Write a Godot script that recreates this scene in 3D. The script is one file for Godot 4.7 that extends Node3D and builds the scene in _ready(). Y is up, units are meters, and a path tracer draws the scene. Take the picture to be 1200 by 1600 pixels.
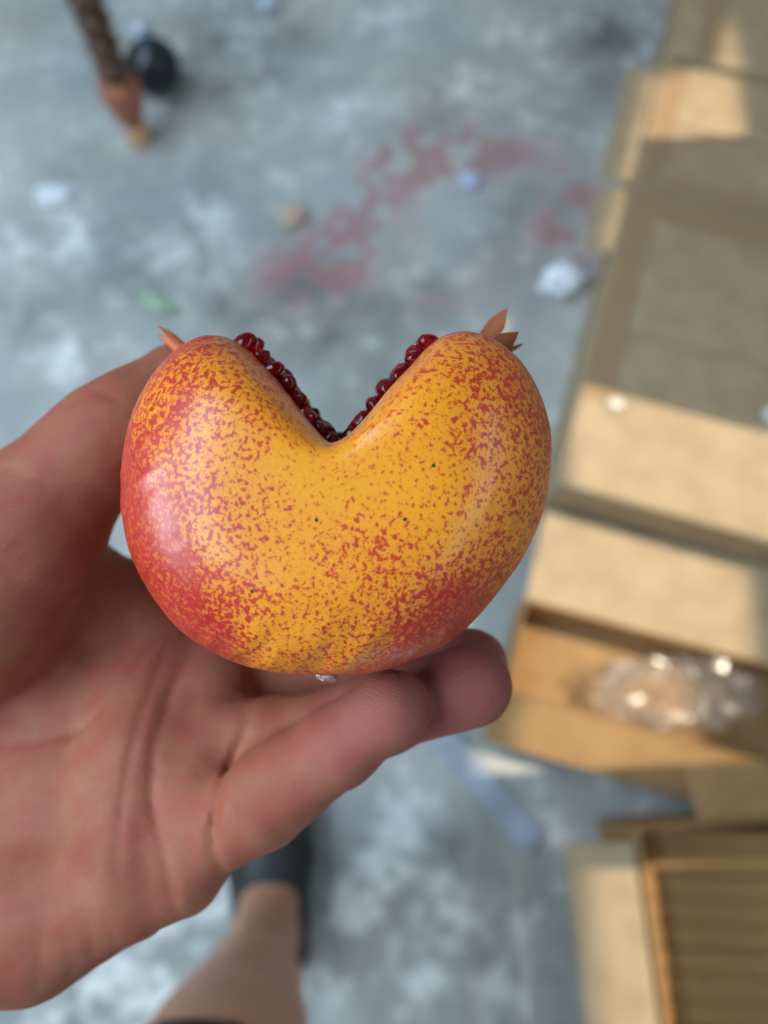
extends Node3D

const TILT := 18.0
var rng := RandomNumberGenerator.new()
var used := {}
var cardboard: StandardMaterial3D
var cardboard_inner: StandardMaterial3D
var tape_mat: StandardMaterial3D
var edge_mat: StandardMaterial3D


# ---------------------------------------------------------------- helpers
func lin(r: float, g: float, b: float) -> Color:
	return Color(r, g, b).linear_to_srgb()


func mat(c: Color, rough := 0.7, spec := 0.5) -> StandardMaterial3D:
	var m := StandardMaterial3D.new()
	m.albedo_color = c
	m.roughness = rough
	m.metallic_specular = spec
	return m


func fnl(sd: int, freq: float, octaves := 1) -> FastNoiseLite:
	var n := FastNoiseLite.new()
	n.seed = sd
	n.noise_type = FastNoiseLite.TYPE_SIMPLEX_SMOOTH
	n.frequency = freq
	n.fractal_type = FastNoiseLite.FRACTAL_FBM if octaves > 1 else FastNoiseLite.FRACTAL_NONE
	n.fractal_octaves = octaves
	return n


func numbered(called: String) -> String:
	used[called] = used.get(called, -1) + 1
	return called if used[called] == 0 else "%s_%03d" % [called, used[called]]


func tag(o: Node, label: String, category: String, group := "") -> void:
	o.set_meta("label", label)
	o.set_meta("category", category)
	if group:
		o.set_meta("group", group)


func thing(called: String, label: String, category: String, at := Vector3.ZERO, turn := 0.0, group := "") -> Node3D:
	var o := Node3D.new()
	o.name = numbered(called)
	add_child(o)
	o.position = at
	o.rotation.y = turn
	tag(o, label, category, group)
	return o


func part(called: String, mesh: Mesh, m: Material, parent: Node, xf := Transform3D.IDENTITY) -> MeshInstance3D:
	var o := MeshInstance3D.new()
	o.name = called if parent != self else numbered(called)
	o.mesh = mesh
	if m:
		o.material_override = m
	parent.add_child(o, true)
	o.transform = xf
	return o


func structure(called: String, mesh: Mesh, m: Material, xf := Transform3D.IDENTITY) -> MeshInstance3D:
	var o := part(called, mesh, m, self, xf)
	o.set_meta("kind", "structure")
	return o


func array_mesh(v: PackedVector3Array, n, uv, col, idx: PackedInt32Array, into: ArrayMesh = null) -> ArrayMesh:
	var a := []
	a.resize(Mesh.ARRAY_MAX)
	a[Mesh.ARRAY_VERTEX] = v
	if n != null:
		a[Mesh.ARRAY_NORMAL] = n
	if uv != null:
		a[Mesh.ARRAY_TEX_UV] = uv
	if col != null:
		a[Mesh.ARRAY_COLOR] = col
	a[Mesh.ARRAY_INDEX] = idx
	var am := into if into else ArrayMesh.new()
	am.add_surface_from_arrays(Mesh.PRIMITIVE_TRIANGLES, a)
	return am


func normals_of(v: PackedVector3Array, idx: PackedInt32Array) -> PackedVector3Array:
	var n := PackedVector3Array()
	n.resize(v.size())
	for t in range(0, idx.size(), 3):
		var a := idx[t]
		var b := idx[t + 1]
		var c := idx[t + 2]
		var f := (v[c] - v[a]).cross(v[b] - v[a])
		n[a] += f
		n[b] += f
		n[c] += f
	for i in n.size():
		n[i] = n[i].normalized()
	return n


# closed mesh with its faces turned outward
func solid(v: PackedVector3Array, idx: PackedInt32Array) -> ArrayMesh:
	return array_mesh(v, normals_of(v, turned(v, idx)), null, null, turned(v, idx))


func turned(v: PackedVector3Array, idx: PackedInt32Array) -> PackedInt32Array:
	var volume := 0.0
	for t in range(0, idx.size(), 3):
		volume += v[idx[t]].dot(v[idx[t + 2]].cross(v[idx[t + 1]]))
	if volume >= 0.0:
		return idx
	var out := idx.duplicate()
	for t in range(0, idx.size(), 3):
		out[t + 1] = idx[t + 2]
		out[t + 2] = idx[t + 1]
	return out


# a box with chamfered edges, its base corner at the origin side given by "centre"
func slab(size: Vector3, bevel := 0.0015) -> ArrayMesh:
	var st := SurfaceTool.new()
	st.begin(Mesh.PRIMITIVE_TRIANGLES)
	var h := size / 2
	var b := minf(bevel, minf(h.x, minf(h.y, h.z)) * 0.6)
	var pts := []
	for sx in [-1, 1]:
		for sy in [-1, 1]:
			for sz in [-1, 1]:
				var s := Vector3(sx, sy, sz)
				pts.append(s * (h - Vector3(0, b, b)))
				pts.append(s * (h - Vector3(b, 0, b)))
				pts.append(s * (h - Vector3(b, b, 0)))
	hull(st, pts)
	return st.commit()


# faces of a convex solid from its points
func hull(st: SurfaceTool, pts: Array) -> void:
	var shape := ConvexPolygonShape3D.new()
	shape.points = PackedVector3Array(pts)
	var centre := Vector3.ZERO
	for p in pts:
		centre += p
	centre /= pts.size()
	var planes := []
	for i in pts.size():
		for j in range(i + 1, pts.size()):
			for k in range(j + 1, pts.size()):
				var n: Vector3 = (pts[j] - pts[i]).cross(pts[k] - pts[i])
				if n.length() < 1e-12:
					continue
				n = n.normalized()
				var d: float = n.dot(pts[i])
				if n.dot(centre) > d:
					n = -n
					d = -d
				var ok := true
				for p in pts:
					if n.dot(p) > d + 1e-6:
						ok = false
						break
				if not ok:
					continue
				var seen := false
				for q in planes:
					if q[0].dot(n) > 0.9999 and absf(q[1] - d) < 1e-5:
						seen = true
						break
				if not seen:
					planes.append([n, d])
	for q in planes:
		var n: Vector3 = q[0]
		var face := []
		for p in pts:
			if absf(n.dot(p) - q[1]) < 2e-6:
				face.append(p)
		var mid := Vector3.ZERO
		for p in face:
			mid += p
		mid /= face.size()
		var ax: Vector3 = (face[0] - mid).normalized()
		var ay := n.cross(ax)
		face.sort_custom(func(a, b): return atan2((a - mid).dot(ay), (a - mid).dot(ax)) > atan2((b - mid).dot(ay), (b - mid).dot(ax)))
		for k in range(1, face.size() - 1):
			for p in [face[0], face[k], face[k + 1]]:
				st.set_normal(n)
				st.add_vertex(p)


# turned shape: profile of Vector2(radius, height)
func lathe(profile: Array, sides := 32) -> ArrayMesh:
	var v := PackedVector3Array()
	var idx := PackedInt32Array()
	for p in profile:
		for k in sides:
			var a := TAU * k / sides
			v.append(Vector3(p.x * cos(a), p.y, p.x * sin(a)))
	for r in profile.size() - 1:
		for k in sides:
			var a := r * sides + k
			var b := r * sides + (k + 1) % sides
			idx.append_array([a, b, a + sides, b, b + sides, a + sides])
	return solid(v, idx)


# a lump: a ball pushed in and out by noise
func lump(size: Vector3, sd: int, freq: float, amount: float, rings := 20, flat_faces := false) -> ArrayMesh:
	var n := fnl(sd, freq, 3)
	var v := PackedVector3Array()
	var idx := PackedInt32Array()
	var sides := rings * 2
	for r in rings + 1:
		for k in sides:
			var th := PI * r / rings
			var ph := TAU * k / sides
			var d := Vector3(sin(th) * cos(ph), cos(th), sin(th) * sin(ph))
			var s := 1.0 + amount * n.get_noise_3dv(d)
			if flat_faces:
				s = 1.0 + amount * (absf(n.get_noise_3dv(d)) * 2.0 - 0.5)
			v.append(d * s * size)
	for r in rings:
		for k in sides:
			var a := r * sides + k
			var b := r * sides + (k + 1) % sides
			idx.append_array([a, b, a + sides, b, b + sides, a + sides])
	return solid(v, idx)


# a solid body from round limbs that melt into one another, meshed as surface nets (units: millimetres)
class Body:
	var a := PackedVector3Array()
	var b := PackedVector3Array()
	var ra := PackedFloat32Array()
	var rb := PackedFloat32Array()
	var grp := PackedInt32Array()
	var kin := {}
	var kout := 1.5
	var creases := []
	var cuts := []
	var floor_at := -1e9
	var lumps: FastNoiseLite
	var fine: FastNoiseLite
	var front := -1e9
	var verts := PackedVector3Array()
	var index := PackedInt32Array()

	func chain(pts: Array, group: int, k: float) -> void:
		kin[group] = k
		for i in maxi(1, pts.size() - 1):
			var p = pts[i]
			var q = pts[mini(i + 1, pts.size() - 1)]
			a.append(Vector3(p[0], p[1], p[2]))
			b.append(Vector3(q[0], q[1], q[2]))
			ra.append(p[3])
			rb.append(q[3])
			grp.append(group)

	func limb(i: int, p: Vector3) -> float:
		var ab := b[i] - a[i]
		var l := ab.length_squared()
		var t := 0.0 if l < 1e-6 else clampf((p - a[i]).dot(ab) / l, 0.0, 1.0)
		return p.distance_to(a[i] + ab * t) - lerpf(ra[i], rb[i], t)

	func smin(x: float, y: float, k: float) -> float:
		var h := maxf(k - absf(x - y), 0.0) / k
		return minf(x, y) - h * h * k * 0.25

	func field(p: Vector3, list: PackedInt32Array, near_creases: Array) -> float:
		var d := 1e6
		var g := -1
		var dg := 1e6
		var k := 1.0
		for i in list:
			if grp[i] != g:
				d = smin(d, dg, kout)
				g = grp[i]
				dg = 1e6
				k = kin[g]
			dg = smin(dg, limb(i, p), k)
		d = smin(d, dg, kout)
		if absf(d) < 4.0:
			if lumps:
				d += lumps.get_noise_3dv(p) * 0.35
			if fine:
				d += fine.get_noise_3d(p.x, p.y, p.z) * 0.015
			if p.z > front:
				var q := Vector2(p.x, p.y)
				var dent := 0.0
				for c in near_creases:
					var s: Vector2 = c[1] - c[0]
					var t := clampf((q - c[0]).dot(s) / s.length_squared(), 0.0, 1.0)
					var e: float = q.distance_to(c[0] + s * t) / c[3]
					if e < 2.5:
						dent = maxf(dent, c[2] * exp(-e * e) * (0.3 + 0.7 * sin(PI * clampf(lerpf(c[4], c[5], t), 0.03, 0.97))))
				d += dent
		for c in cuts:
			var ab: Vector3 = c[1] - c[0]
			var t := clampf((p - c[0]).dot(ab) / ab.length_squared(), 0.0, 1.0)
			d = maxf(d, lerpf(c[2], c[3], t) - p.distance_to(c[0] + ab * t))
		return maxf(d, floor_at - p.y)

	func build(cell: float) -> void:
		var lo := Vector3(1e6, 1e6, 1e6)
		var hi := -lo
		for i in a.size():
			var r := maxf(ra[i], rb[i]) + 3.0
			lo = lo.min(a[i] - Vector3.ONE * r).min(b[i] - Vector3.ONE * r)
			hi = hi.max(a[i] + Vector3.ONE * r).max(b[i] + Vector3.ONE * r)
		var seg := []
		for c in creases:
			var total: int = c[2].size() - 1
			for i in total:
				seg.append([c[2][i], c[2][i + 1], c[0], c[1], float(i) / total, float(i + 1) / total])
		var nb := Vector3i(((hi - lo) / (cell * 4)).ceil())
		var nx := nb.x * 4 + 1
		var ny := nb.y * 4 + 1
		var nz := nb.z * 4 + 1
		var val := PackedFloat32Array()
		val.resize(nx * ny * nz)
		val.fill(1e9)
		var cell_vert := PackedInt32Array()
		cell_vert.resize(nx * ny * nz)
		cell_vert.fill(-1)
		var half := cell * 2.0 * sqrt(3.0)
		var step := [0, 1, nx, nx + 1, nx * ny, nx * ny + 1, nx * ny + nx, nx * ny + nx + 1]
		var corner := [Vector3(0, 0, 0), Vector3(1, 0, 0), Vector3(0, 1, 0), Vector3(1, 1, 0), Vector3(0, 0, 1), Vector3(1, 0, 1), Vector3(0, 1, 1), Vector3(1, 1, 1)]
		var edges := [[0, 1], [2, 3], [4, 5], [6, 7], [0, 2], [1, 3], [4, 6], [5, 7], [0, 4], [1, 5], [2, 6], [3, 7]]
		var made := PackedInt32Array()
		var dist := PackedFloat32Array()
		dist.resize(a.size())
		for bz in nb.z:
			for by in nb.y:
				for bx in nb.x:
					var mid := lo + (Vector3(bx, by, bz) * 4.0 + Vector3(2, 2, 2)) * cell
					var least := 1e9
					for i in a.size():
						dist[i] = limb(i, mid)
						least = minf(least, dist[i])
					if least > half + 6.0 or least < -half - 9.0 and cuts.is_empty() and floor_at < -1e8:
						continue
					var list := PackedInt32Array()
					for i in a.size():
						if dist[i] < least + 2.0 * half + 12.0:
							list.append(i)
					var near := []
					for c in seg:
						var q := Vector2(mid.x, mid.y)
						var s: Vector2 = c[1] - c[0]
						var t := clampf((q - c[0]).dot(s) / s.length_squared(), 0.0, 1.0)
						if q.distance_to(c[0] + s * t) < half + c[3] * 2.5:
							near.append(c)
					for z in 5:
						for y in 5:
							for x in 5:
								var at := (bx * 4 + x) + (by * 4 + y) * nx + (bz * 4 + z) * nx * ny
								if val[at] > 1e8:
									val[at] = field(mid + (Vector3(x, y, z) - Vector3(2, 2, 2)) * cell, list, near)
					for z in 4:
						for y in 4:
							for x in 4:
								var at := (bx * 4 + x) + (by * 4 + y) * nx + (bz * 4 + z) * nx * ny
								var mask := 0
								for c in 8:
									if val[at + step[c]] < 0.0:
										mask += 1
								if mask == 0 or mask == 8:
									continue
								var sum := Vector3.ZERO
								var n := 0
								for e in edges:
									var v0 := val[at + step[e[0]]]
									var v1 := val[at + step[e[1]]]
									if (v0 < 0.0) != (v1 < 0.0):
										sum += corner[e[0]].lerp(corner[e[1]], v0 / (v0 - v1))
										n += 1
								cell_vert[at] = verts.size()
								made.append(at)
								verts.append(lo + (Vector3(bx * 4 + x, by * 4 + y, bz * 4 + z) + sum / n) * cell)
		var axes := [1, nx, nx * ny]
		for at in made:
			for k in 3:
				var e: int = axes[k]
				var u: int = axes[(k + 1) % 3]
				var w: int = axes[(k + 2) % 3]
				if at - u - w < 0:
					continue
				var v0 := val[at]
				var v1 := val[at + e]
				if (v0 < 0.0) == (v1 < 0.0) or v0 > 1e8 or v1 > 1e8:
					continue
				var p := cell_vert[at]
				var q := cell_vert[at - u]
				var r := cell_vert[at - u - w]
				var s := cell_vert[at - w]
				if q < 0 or r < 0 or s < 0:
					continue
				if v0 < 0.0:
					index.append_array([p, r, q, p, s, r])
				else:
					index.append_array([p, q, r, p, r, s])


func scaled(v: PackedVector3Array, s: float) -> PackedVector3Array:
	var out := v.duplicate()
	for i in out.size():
		out[i] *= s
	return out


func noise_texture(w: int, sd: int, freq: float, octaves: int, ramp: Array, cellular := false) -> ImageTexture:
	var n := fnl(sd, freq, octaves)
	if cellular:
		n.noise_type = FastNoiseLite.TYPE_CELLULAR
		n.cellular_return_type = FastNoiseLite.RETURN_DISTANCE2_SUB
	var im := n.get_seamless_image(w, w)
	im.convert(Image.FORMAT_RGB8)
	var data := im.get_data()
	var lut := []
	for i in 256:
		var f := i / 255.0 * (ramp.size() - 1)
		var k := mini(int(f), ramp.size() - 2)
		lut.append(ramp[k].lerp(ramp[k + 1], f - k))
	for i in range(0, data.size(), 3):
		var c: Color = lut[data[i]]
		data[i] = int(c.r * 255)
		data[i + 1] = int(c.g * 255)
		data[i + 2] = int(c.b * 255)
	return ImageTexture.create_from_image(Image.create_from_data(w, w, false, Image.FORMAT_RGB8, data))


# ---------------------------------------------------------------- scene
func _ready() -> void:
	rng.seed = 20
	build_camera_and_light()
	build_materials()
	build_floor()
	build_roof()
	build_cartons()
	build_floor_things()
	build_person()
	build_fruit()


func build_camera_and_light() -> void:
	var cam := Camera3D.new()
	cam.name = "camera"
	cam.near = 0.02
	cam.far = 200.0
	add_child(cam)
	cam.position = Vector3(0, 1.0, 0)
	cam.rotation_degrees = Vector3(-90.0 + TILT, 0, 0)
	var lens := CameraAttributesPhysical.new()
	lens.frustum_focal_length = 18.48
	lens.exposure_aperture = 5.8
	lens.frustum_focus_distance = 0.136
	lens.frustum_near = 0.02
	lens.frustum_far = 200.0
	lens.auto_exposure_enabled = false
	cam.attributes = lens
	cam.current = true

	var env := Environment.new()
	env.background_mode = Environment.BG_SKY
	var sky_mat := ProceduralSkyMaterial.new()
	sky_mat.sky_top_color = Color(0.555, 0.62, 0.68)
	sky_mat.sky_horizon_color = Color(1.0, 1.0, 0.98)
	sky_mat.sky_curve = 0.15
	sky_mat.sky_energy_multiplier = 2.4
	sky_mat.ground_bottom_color = Color(0.30, 0.29, 0.27)
	sky_mat.ground_horizon_color = Color(0.5, 0.5, 0.5)
	var sky := Sky.new()
	sky.sky_material = sky_mat
	env.sky = sky
	env.tonemap_mode = Environment.TONE_MAPPER_LINEAR
	env.tonemap_exposure = 2.9
	env.sdfgi_enabled = true
	env.ssao_enabled = true
	env.ssil_enabled = true
	var we := WorldEnvironment.new()
	we.name = "world_environment"
	we.environment = env
	add_child(we)

	var sun := DirectionalLight3D.new()
	sun.name = "sun"
	sun.light_energy = 0.62
	sun.light_color = Color(1.0, 0.93, 0.82)
	sun.light_angular_distance = 0.6
	sun.shadow_enabled = true
	add_child(sun)
	sun.look_at_from_position(Vector3(0.573, 0.819, -0.029) * 10.0, Vector3.ZERO)


func build_materials() -> void:
	var kraft := noise_texture(512, 5, 0.012, 4, [lin(0.31, 0.225, 0.13), lin(0.365, 0.27, 0.16), lin(0.41, 0.305, 0.185)])
	cardboard = mat(Color.WHITE, 0.75, 0.4)
	cardboard.albedo_texture = kraft
	cardboard.uv1_triplanar = true
	cardboard.uv1_scale = Vector3(3, 3, 3)
	cardboard_inner = mat(Color(0.93, 0.84, 0.72), 0.8, 0.35)
	cardboard_inner.albedo_texture = kraft
	cardboard_inner.uv1_triplanar = true
	cardboard_inner.uv1_scale = Vector3(3, 3, 3)
	tape_mat = mat(lin(0.33, 0.215, 0.115), 0.3, 0.5)
	edge_mat = mat(lin(0.40, 0.30, 0.20), 0.9, 0.3)


# ---------------------------------------------------------------- setting
func build_floor() -> void:
	var size := 1024
	var span := 4.0
	var data := PackedByteArray()
	data.resize(size * size * 3)
	var big := fnl(1, 1.6, 4)
	var mid := fnl(2, 9.0, 4)
	var spots := fnl(3, 26.0, 2)
	var hue := fnl(4, 3.0, 2)
	var red := [[-0.058, -0.749, 0.053, 1.0], [0.1, -0.915, 0.07, 1.0], [0.01, -0.915, 0.045, 0.8], [0.039, -0.806, 0.058, 0.4], [-0.123, -0.693, 0.057, 0.7], [-0.057, -0.693, 0.033, 0.8], [0.279, -0.89, 0.04, 0.5], [0.304, -0.83, 0.044, 0.9], [0.287, -0.737, 0.048, 0.9], [0.084, -0.639, 0.037, 0.6], [0.17, -0.693, 0.057, 0.35], [0.16, -0.915, 0.045, 0.9],[-0.039, -0.795, 0.044, 0.80], [-0.010, -0.854, 0.044, 0.70], [0.040, -0.902, 0.050, 0.90], [0.220, -0.915, 0.045, 0.70], [-0.095, -0.726, 0.048, 0.60], [-0.160, -0.682, 0.042, 0.60], [0.252, -0.783, 0.044, 0.70], [0.256, -0.704, 0.038, 0.60]]
	var pale := [[-0.468, -0.772, 0.039, 0.8], [-0.557, -0.749, 0.029, 0.8], [-0.433, -0.555, 0.041, 1.0], [-0.263, -0.806, 0.058, 0.5], [-0.287, -0.737, 0.038, 0.5], [-0.011, -1.206, 0.043, 0.6], [0.124, -1.055, 0.052, 0.5], [0.265, -0.99, 0.082, 0.5], [0.244, -1.15, 0.064, 0.3], [-0.041, -0.99, 0.061, 0.4], [0.015, 0.078, 0.045, 0.7], [0.087, 0.193, 0.051, 0.7], [-0.029, 0.153, 0.037, 0.7], [0.143, 0.224, 0.043, 0.5], [0.029, 0.231, 0.036, 0.6], [-0.065, 0.205, 0.036, 0.7], [0.196, 0.071, 0.023, 0.8], [-0.216, 0.205, 0.11, 0.8], [-0.353, 0.262, 0.11, 0.8], [0.206, 0.14, 0.022, 0.7], [0.0, 0.14, 0.029, 0.5], [0.059, 0.153, 0.029, 0.5]]  # broad bottom-left patches paint in the brighter light there; the rest is mottling
	var dark := [[-0.272, -1.095, 0.094, 0.90], [-0.159, -1.150, 0.064, 0.60], [-0.112, -0.649, 0.084, 0.90], [-0.252, -0.639, 0.056, 0.60], [-0.368, -0.682, 0.057, 0.50], [0.082, -1.003, 0.061, 0.50], [0.382, -1.150, 0.064, 0.90], [0.037, -0.649, 0.065, 0.70], [0.244, -0.806, 0.058, 0.70], [0.173, -0.749, 0.067, 0.60], [0.019, -0.772, 0.048, 0.40], [-0.522, -0.639, 0.056, 0.50], [-0.499, -0.902, 0.050, 0.40], [-0.030, 0.106, 0.030, 0.70], [-0.093, 0.224, 0.029, 0.60], [0.075, 0.092, 0.045, 0.60], [0.161, 0.153, 0.037, 0.50]]  # dark mottling; the patch beside the turned leg paints in its soft shadow
	var i := 0
	for py in size:
		var z := -2.6 + span * (py + 0.5) / size
		for px in size:
			var x := -2.0 + span * (px + 0.5) / size
			var m := mid.get_noise_2d(x, z)
			var s := spots.get_noise_2d(x, z)
			var v := 0.36 + 0.17 * big.get_noise_2d(x, z) + 0.075 * m + 0.02 * s
			var r := 0.0
			if absf(x) < 0.9 and z > -1.6 and z < 0.6:
				for q in red:
					var e: float = ((x - q[0]) * (x - q[0]) + (z - q[1]) * (z - q[1])) / (q[2] * q[2])
					if e < 5.0:
						r += q[3] * exp(-e)
				for q in dark:
					var e: float = ((x - q[0]) * (x - q[0]) + (z - q[1]) * (z - q[1])) / (q[2] * q[2])
					if e < 5.0:
						v -= 0.16 * q[3] * exp(-e) * clampf(0.8 - 1.2 * m - 0.6 * s, 0.2, 1.4)
				for q in pale:
					var e: float = ((x - q[0]) * (x - q[0]) + (z - q[1]) * (z - q[1])) / (q[2] * q[2])
					if e < 5.0:
						v += 0.28 * q[3] * exp(-e) * clampf(0.5 + 2.2 * m + 1.4 * s, 0.0, 1.3)
			v += 0.14 * smoothstep(0.4, 0.75, s + 0.6 * m)
			v = clampf(v, 0.12, 0.72)
			var h := hue.get_noise_2d(x, z)
			var c := Color(v * (0.97 + 0.05 * h), v * 1.01, v * (0.955 - 0.06 * h))
			r *= smoothstep(-0.3, 0.4, 1.3 * m + 0.9 * s + 0.12)
			c = c.lerp(Color(0.30, 0.045, 0.055), clampf(r, 0.0, 1.0) * 0.6).linear_to_srgb()
			data[i] = int(c.r * 255)
			data[i + 1] = int(c.g * 255)
			data[i + 2] = int(c.b * 255)
			i += 3
	var m := mat(Color.WHITE, 0.55, 0.5)
	m.albedo_texture = ImageTexture.create_from_image(Image.create_from_data(size, size, false, Image.FORMAT_RGB8, data))
	m.heightmap_enabled = true
	m.heightmap_texture = m.albedo_texture
	m.heightmap_scale = 0.4
	var plane := PlaneMesh.new()
	plane.size = Vector2(span, span)
	structure("floor", plane, m, Transform3D(Basis(), Vector3(0, 0, -0.6)))
	var yard := PlaneMesh.new()
	yard.size = Vector2(120, 120)
	structure("ground", yard, mat(lin(0.24, 0.235, 0.225), 0.9), Transform3D(Basis(), Vector3(0, -0.01, 0)))


func prism(outline: Array, y0: float, y1: float) -> ArrayMesh:
	var st := SurfaceTool.new()
	st.begin(Mesh.PRIMITIVE_TRIANGLES)
	var pts := []
	for p in outline:
		pts.append(Vector3(p.x, y0, p.y))
		pts.append(Vector3(p.x, y1, p.y))
	hull(st, pts)
	return st.commit()


func build_roof() -> void:
	# the unseen shed roof, shaped to keep the sun off the floor: its right edge bounds the sunlit strip on the cartons
	var plaster := mat(lin(0.40, 0.40, 0.39), 0.9)
	var off := Vector2(2.6 * 0.6996, -2.6 * 0.035)
	structure("roof", slab(Vector3(2.73, 0.12, 5.8)), plaster, Transform3D(Basis(), Vector3(0.565, 2.66, -0.3)))
	structure("roof_side", slab(Vector3(0.9, 0.12, 1.6)), plaster, Transform3D(Basis(), Vector3(-1.25, 2.66, -2.4)))
	structure("roof_side", slab(Vector3(0.9, 0.12, 1.2)), plaster, Transform3D(Basis(), Vector3(-1.25, 2.66, 2.0)))
	structure("added_roof_eave", prism([Vector2(0.095, -0.33) + off, Vector2(0.345, -1.25) + off, Vector2(0.9, -3.1) + off, Vector2(0.095, -3.1) + off], 2.6, 2.72), plaster)  # added piece, angled to keep stray sun off the floor by the cartons
	structure("added_roof_overhang", prism([Vector2(0.20, -0.89) + off * 1.05, Vector2(0.35, -0.915) + off * 1.05, Vector2(0.98, -3.1) + off * 1.05, Vector2(0.2, -3.1) + off * 1.05], 2.73, 2.8), plaster)  # second added piece, blocks the sun on the floor farther back
	structure("added_wall_right", slab(Vector3(0.15, 2.5, 6.0)), plaster, Transform3D(Basis(), Vector3(2.2, 1.25, -0.4)))  # this and the next two: unseen walls added to cut the sky light
	structure("added_wall_back", slab(Vector3(4.8, 2.6, 0.15)), plaster, Transform3D(Basis(), Vector3(0.5, 1.3, -3.0)))
	structure("added_wall_front", slab(Vector3(3.9, 2.6, 0.15)), plaster, Transform3D(Basis(), Vector3(0.2, 1.3, 2.3)))
	# unseen left wall; its window and the roof gap are sized to light hand, fruit and floor
	structure("wall_left", slab(Vector3(0.15, 2.6, 2.85)), plaster, Transform3D(Basis(), Vector3(-1.78, 1.3, -1.575)))
	structure("wall_left", slab(Vector3(0.15, 2.6, 1.35)), plaster, Transform3D(Basis(), Vector3(-1.78, 1.3, 1.625)))
	structure("wall_left_sill", slab(Vector3(0.15, 1.15, 1.1)), plaster, Transform3D(Basis(), Vector3(-1.78, 0.575, 0.4)))
	structure("wall_left_lintel", slab(Vector3(0.15, 0.5, 1.1)), plaster, Transform3D(Basis(), Vector3(-1.78, 2.35, 0.4)))


# ---------------------------------------------------------------- cartons
func carton_closed(label: String, at: Vector3, turn: float, size: Vector3, tapes: Array) -> Node3D:
	var c := thing("cardboard_carton", label, "carton", at, turn, "brown cartons on the concrete floor")
	var t := 0.004
	part("body", slab(Vector3(size.x, size.y - t, size.z), 0.003), cardboard, c, Transform3D(Basis(), Vector3(size.x / 2, (size.y - t) / 2, -size.z / 2)))
	var w := size.z / 2 - 0.001
	for k in 2:
		part("top_flap", slab(Vector3(size.x - 0.002, t, w), 0.0015), cardboard, c, Transform3D(Basis(), Vector3(size.x / 2, size.y - t / 2 + 0.0006, -w / 2 - k * (w + 0.002))))
	for q in tapes:
		part("tape", slab(Vector3(q[2], 0.0008, q[3]), 0.0003), tape_mat, c, Transform3D(Basis(), Vector3(q[0], size.y + 0.0012, -q[1])))
	return c


func carton_open(label: String, at: Vector3, turn: float, size: Vector3) -> Node3D:
	var c := thing("cardboard_carton", label, "carton", at, turn, "brown cartons on the concrete floor")
	var t := 0.004
	part("base_panel", slab(Vector3(size.x - 2 * t, t, size.z - 2 * t)), cardboard_inner, c, Transform3D(Basis(), Vector3(size.x / 2, t / 2 + 0.001, -size.z / 2)))
	for k in 2:
		part("side_panel", slab(Vector3(t, size.y, size.z)), cardboard_inner, c, Transform3D(Basis(), Vector3(t / 2 + k * (size.x - t), size.y / 2, -size.z / 2)))
		part("end_panel", slab(Vector3(size.x - 2 * t, size.y, t)), cardboard_inner, c, Transform3D(Basis(), Vector3(size.x / 2, size.y / 2, -t / 2 - k * (size.z - t))))
	return c


func flap(c: Node3D, size: Vector3, hinge: Vector3, basis: Basis, offset: Vector3, m: Material) -> void:
	part("flap", slab(size), m, c, Transform3D(basis, hinge + basis * offset))


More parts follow.
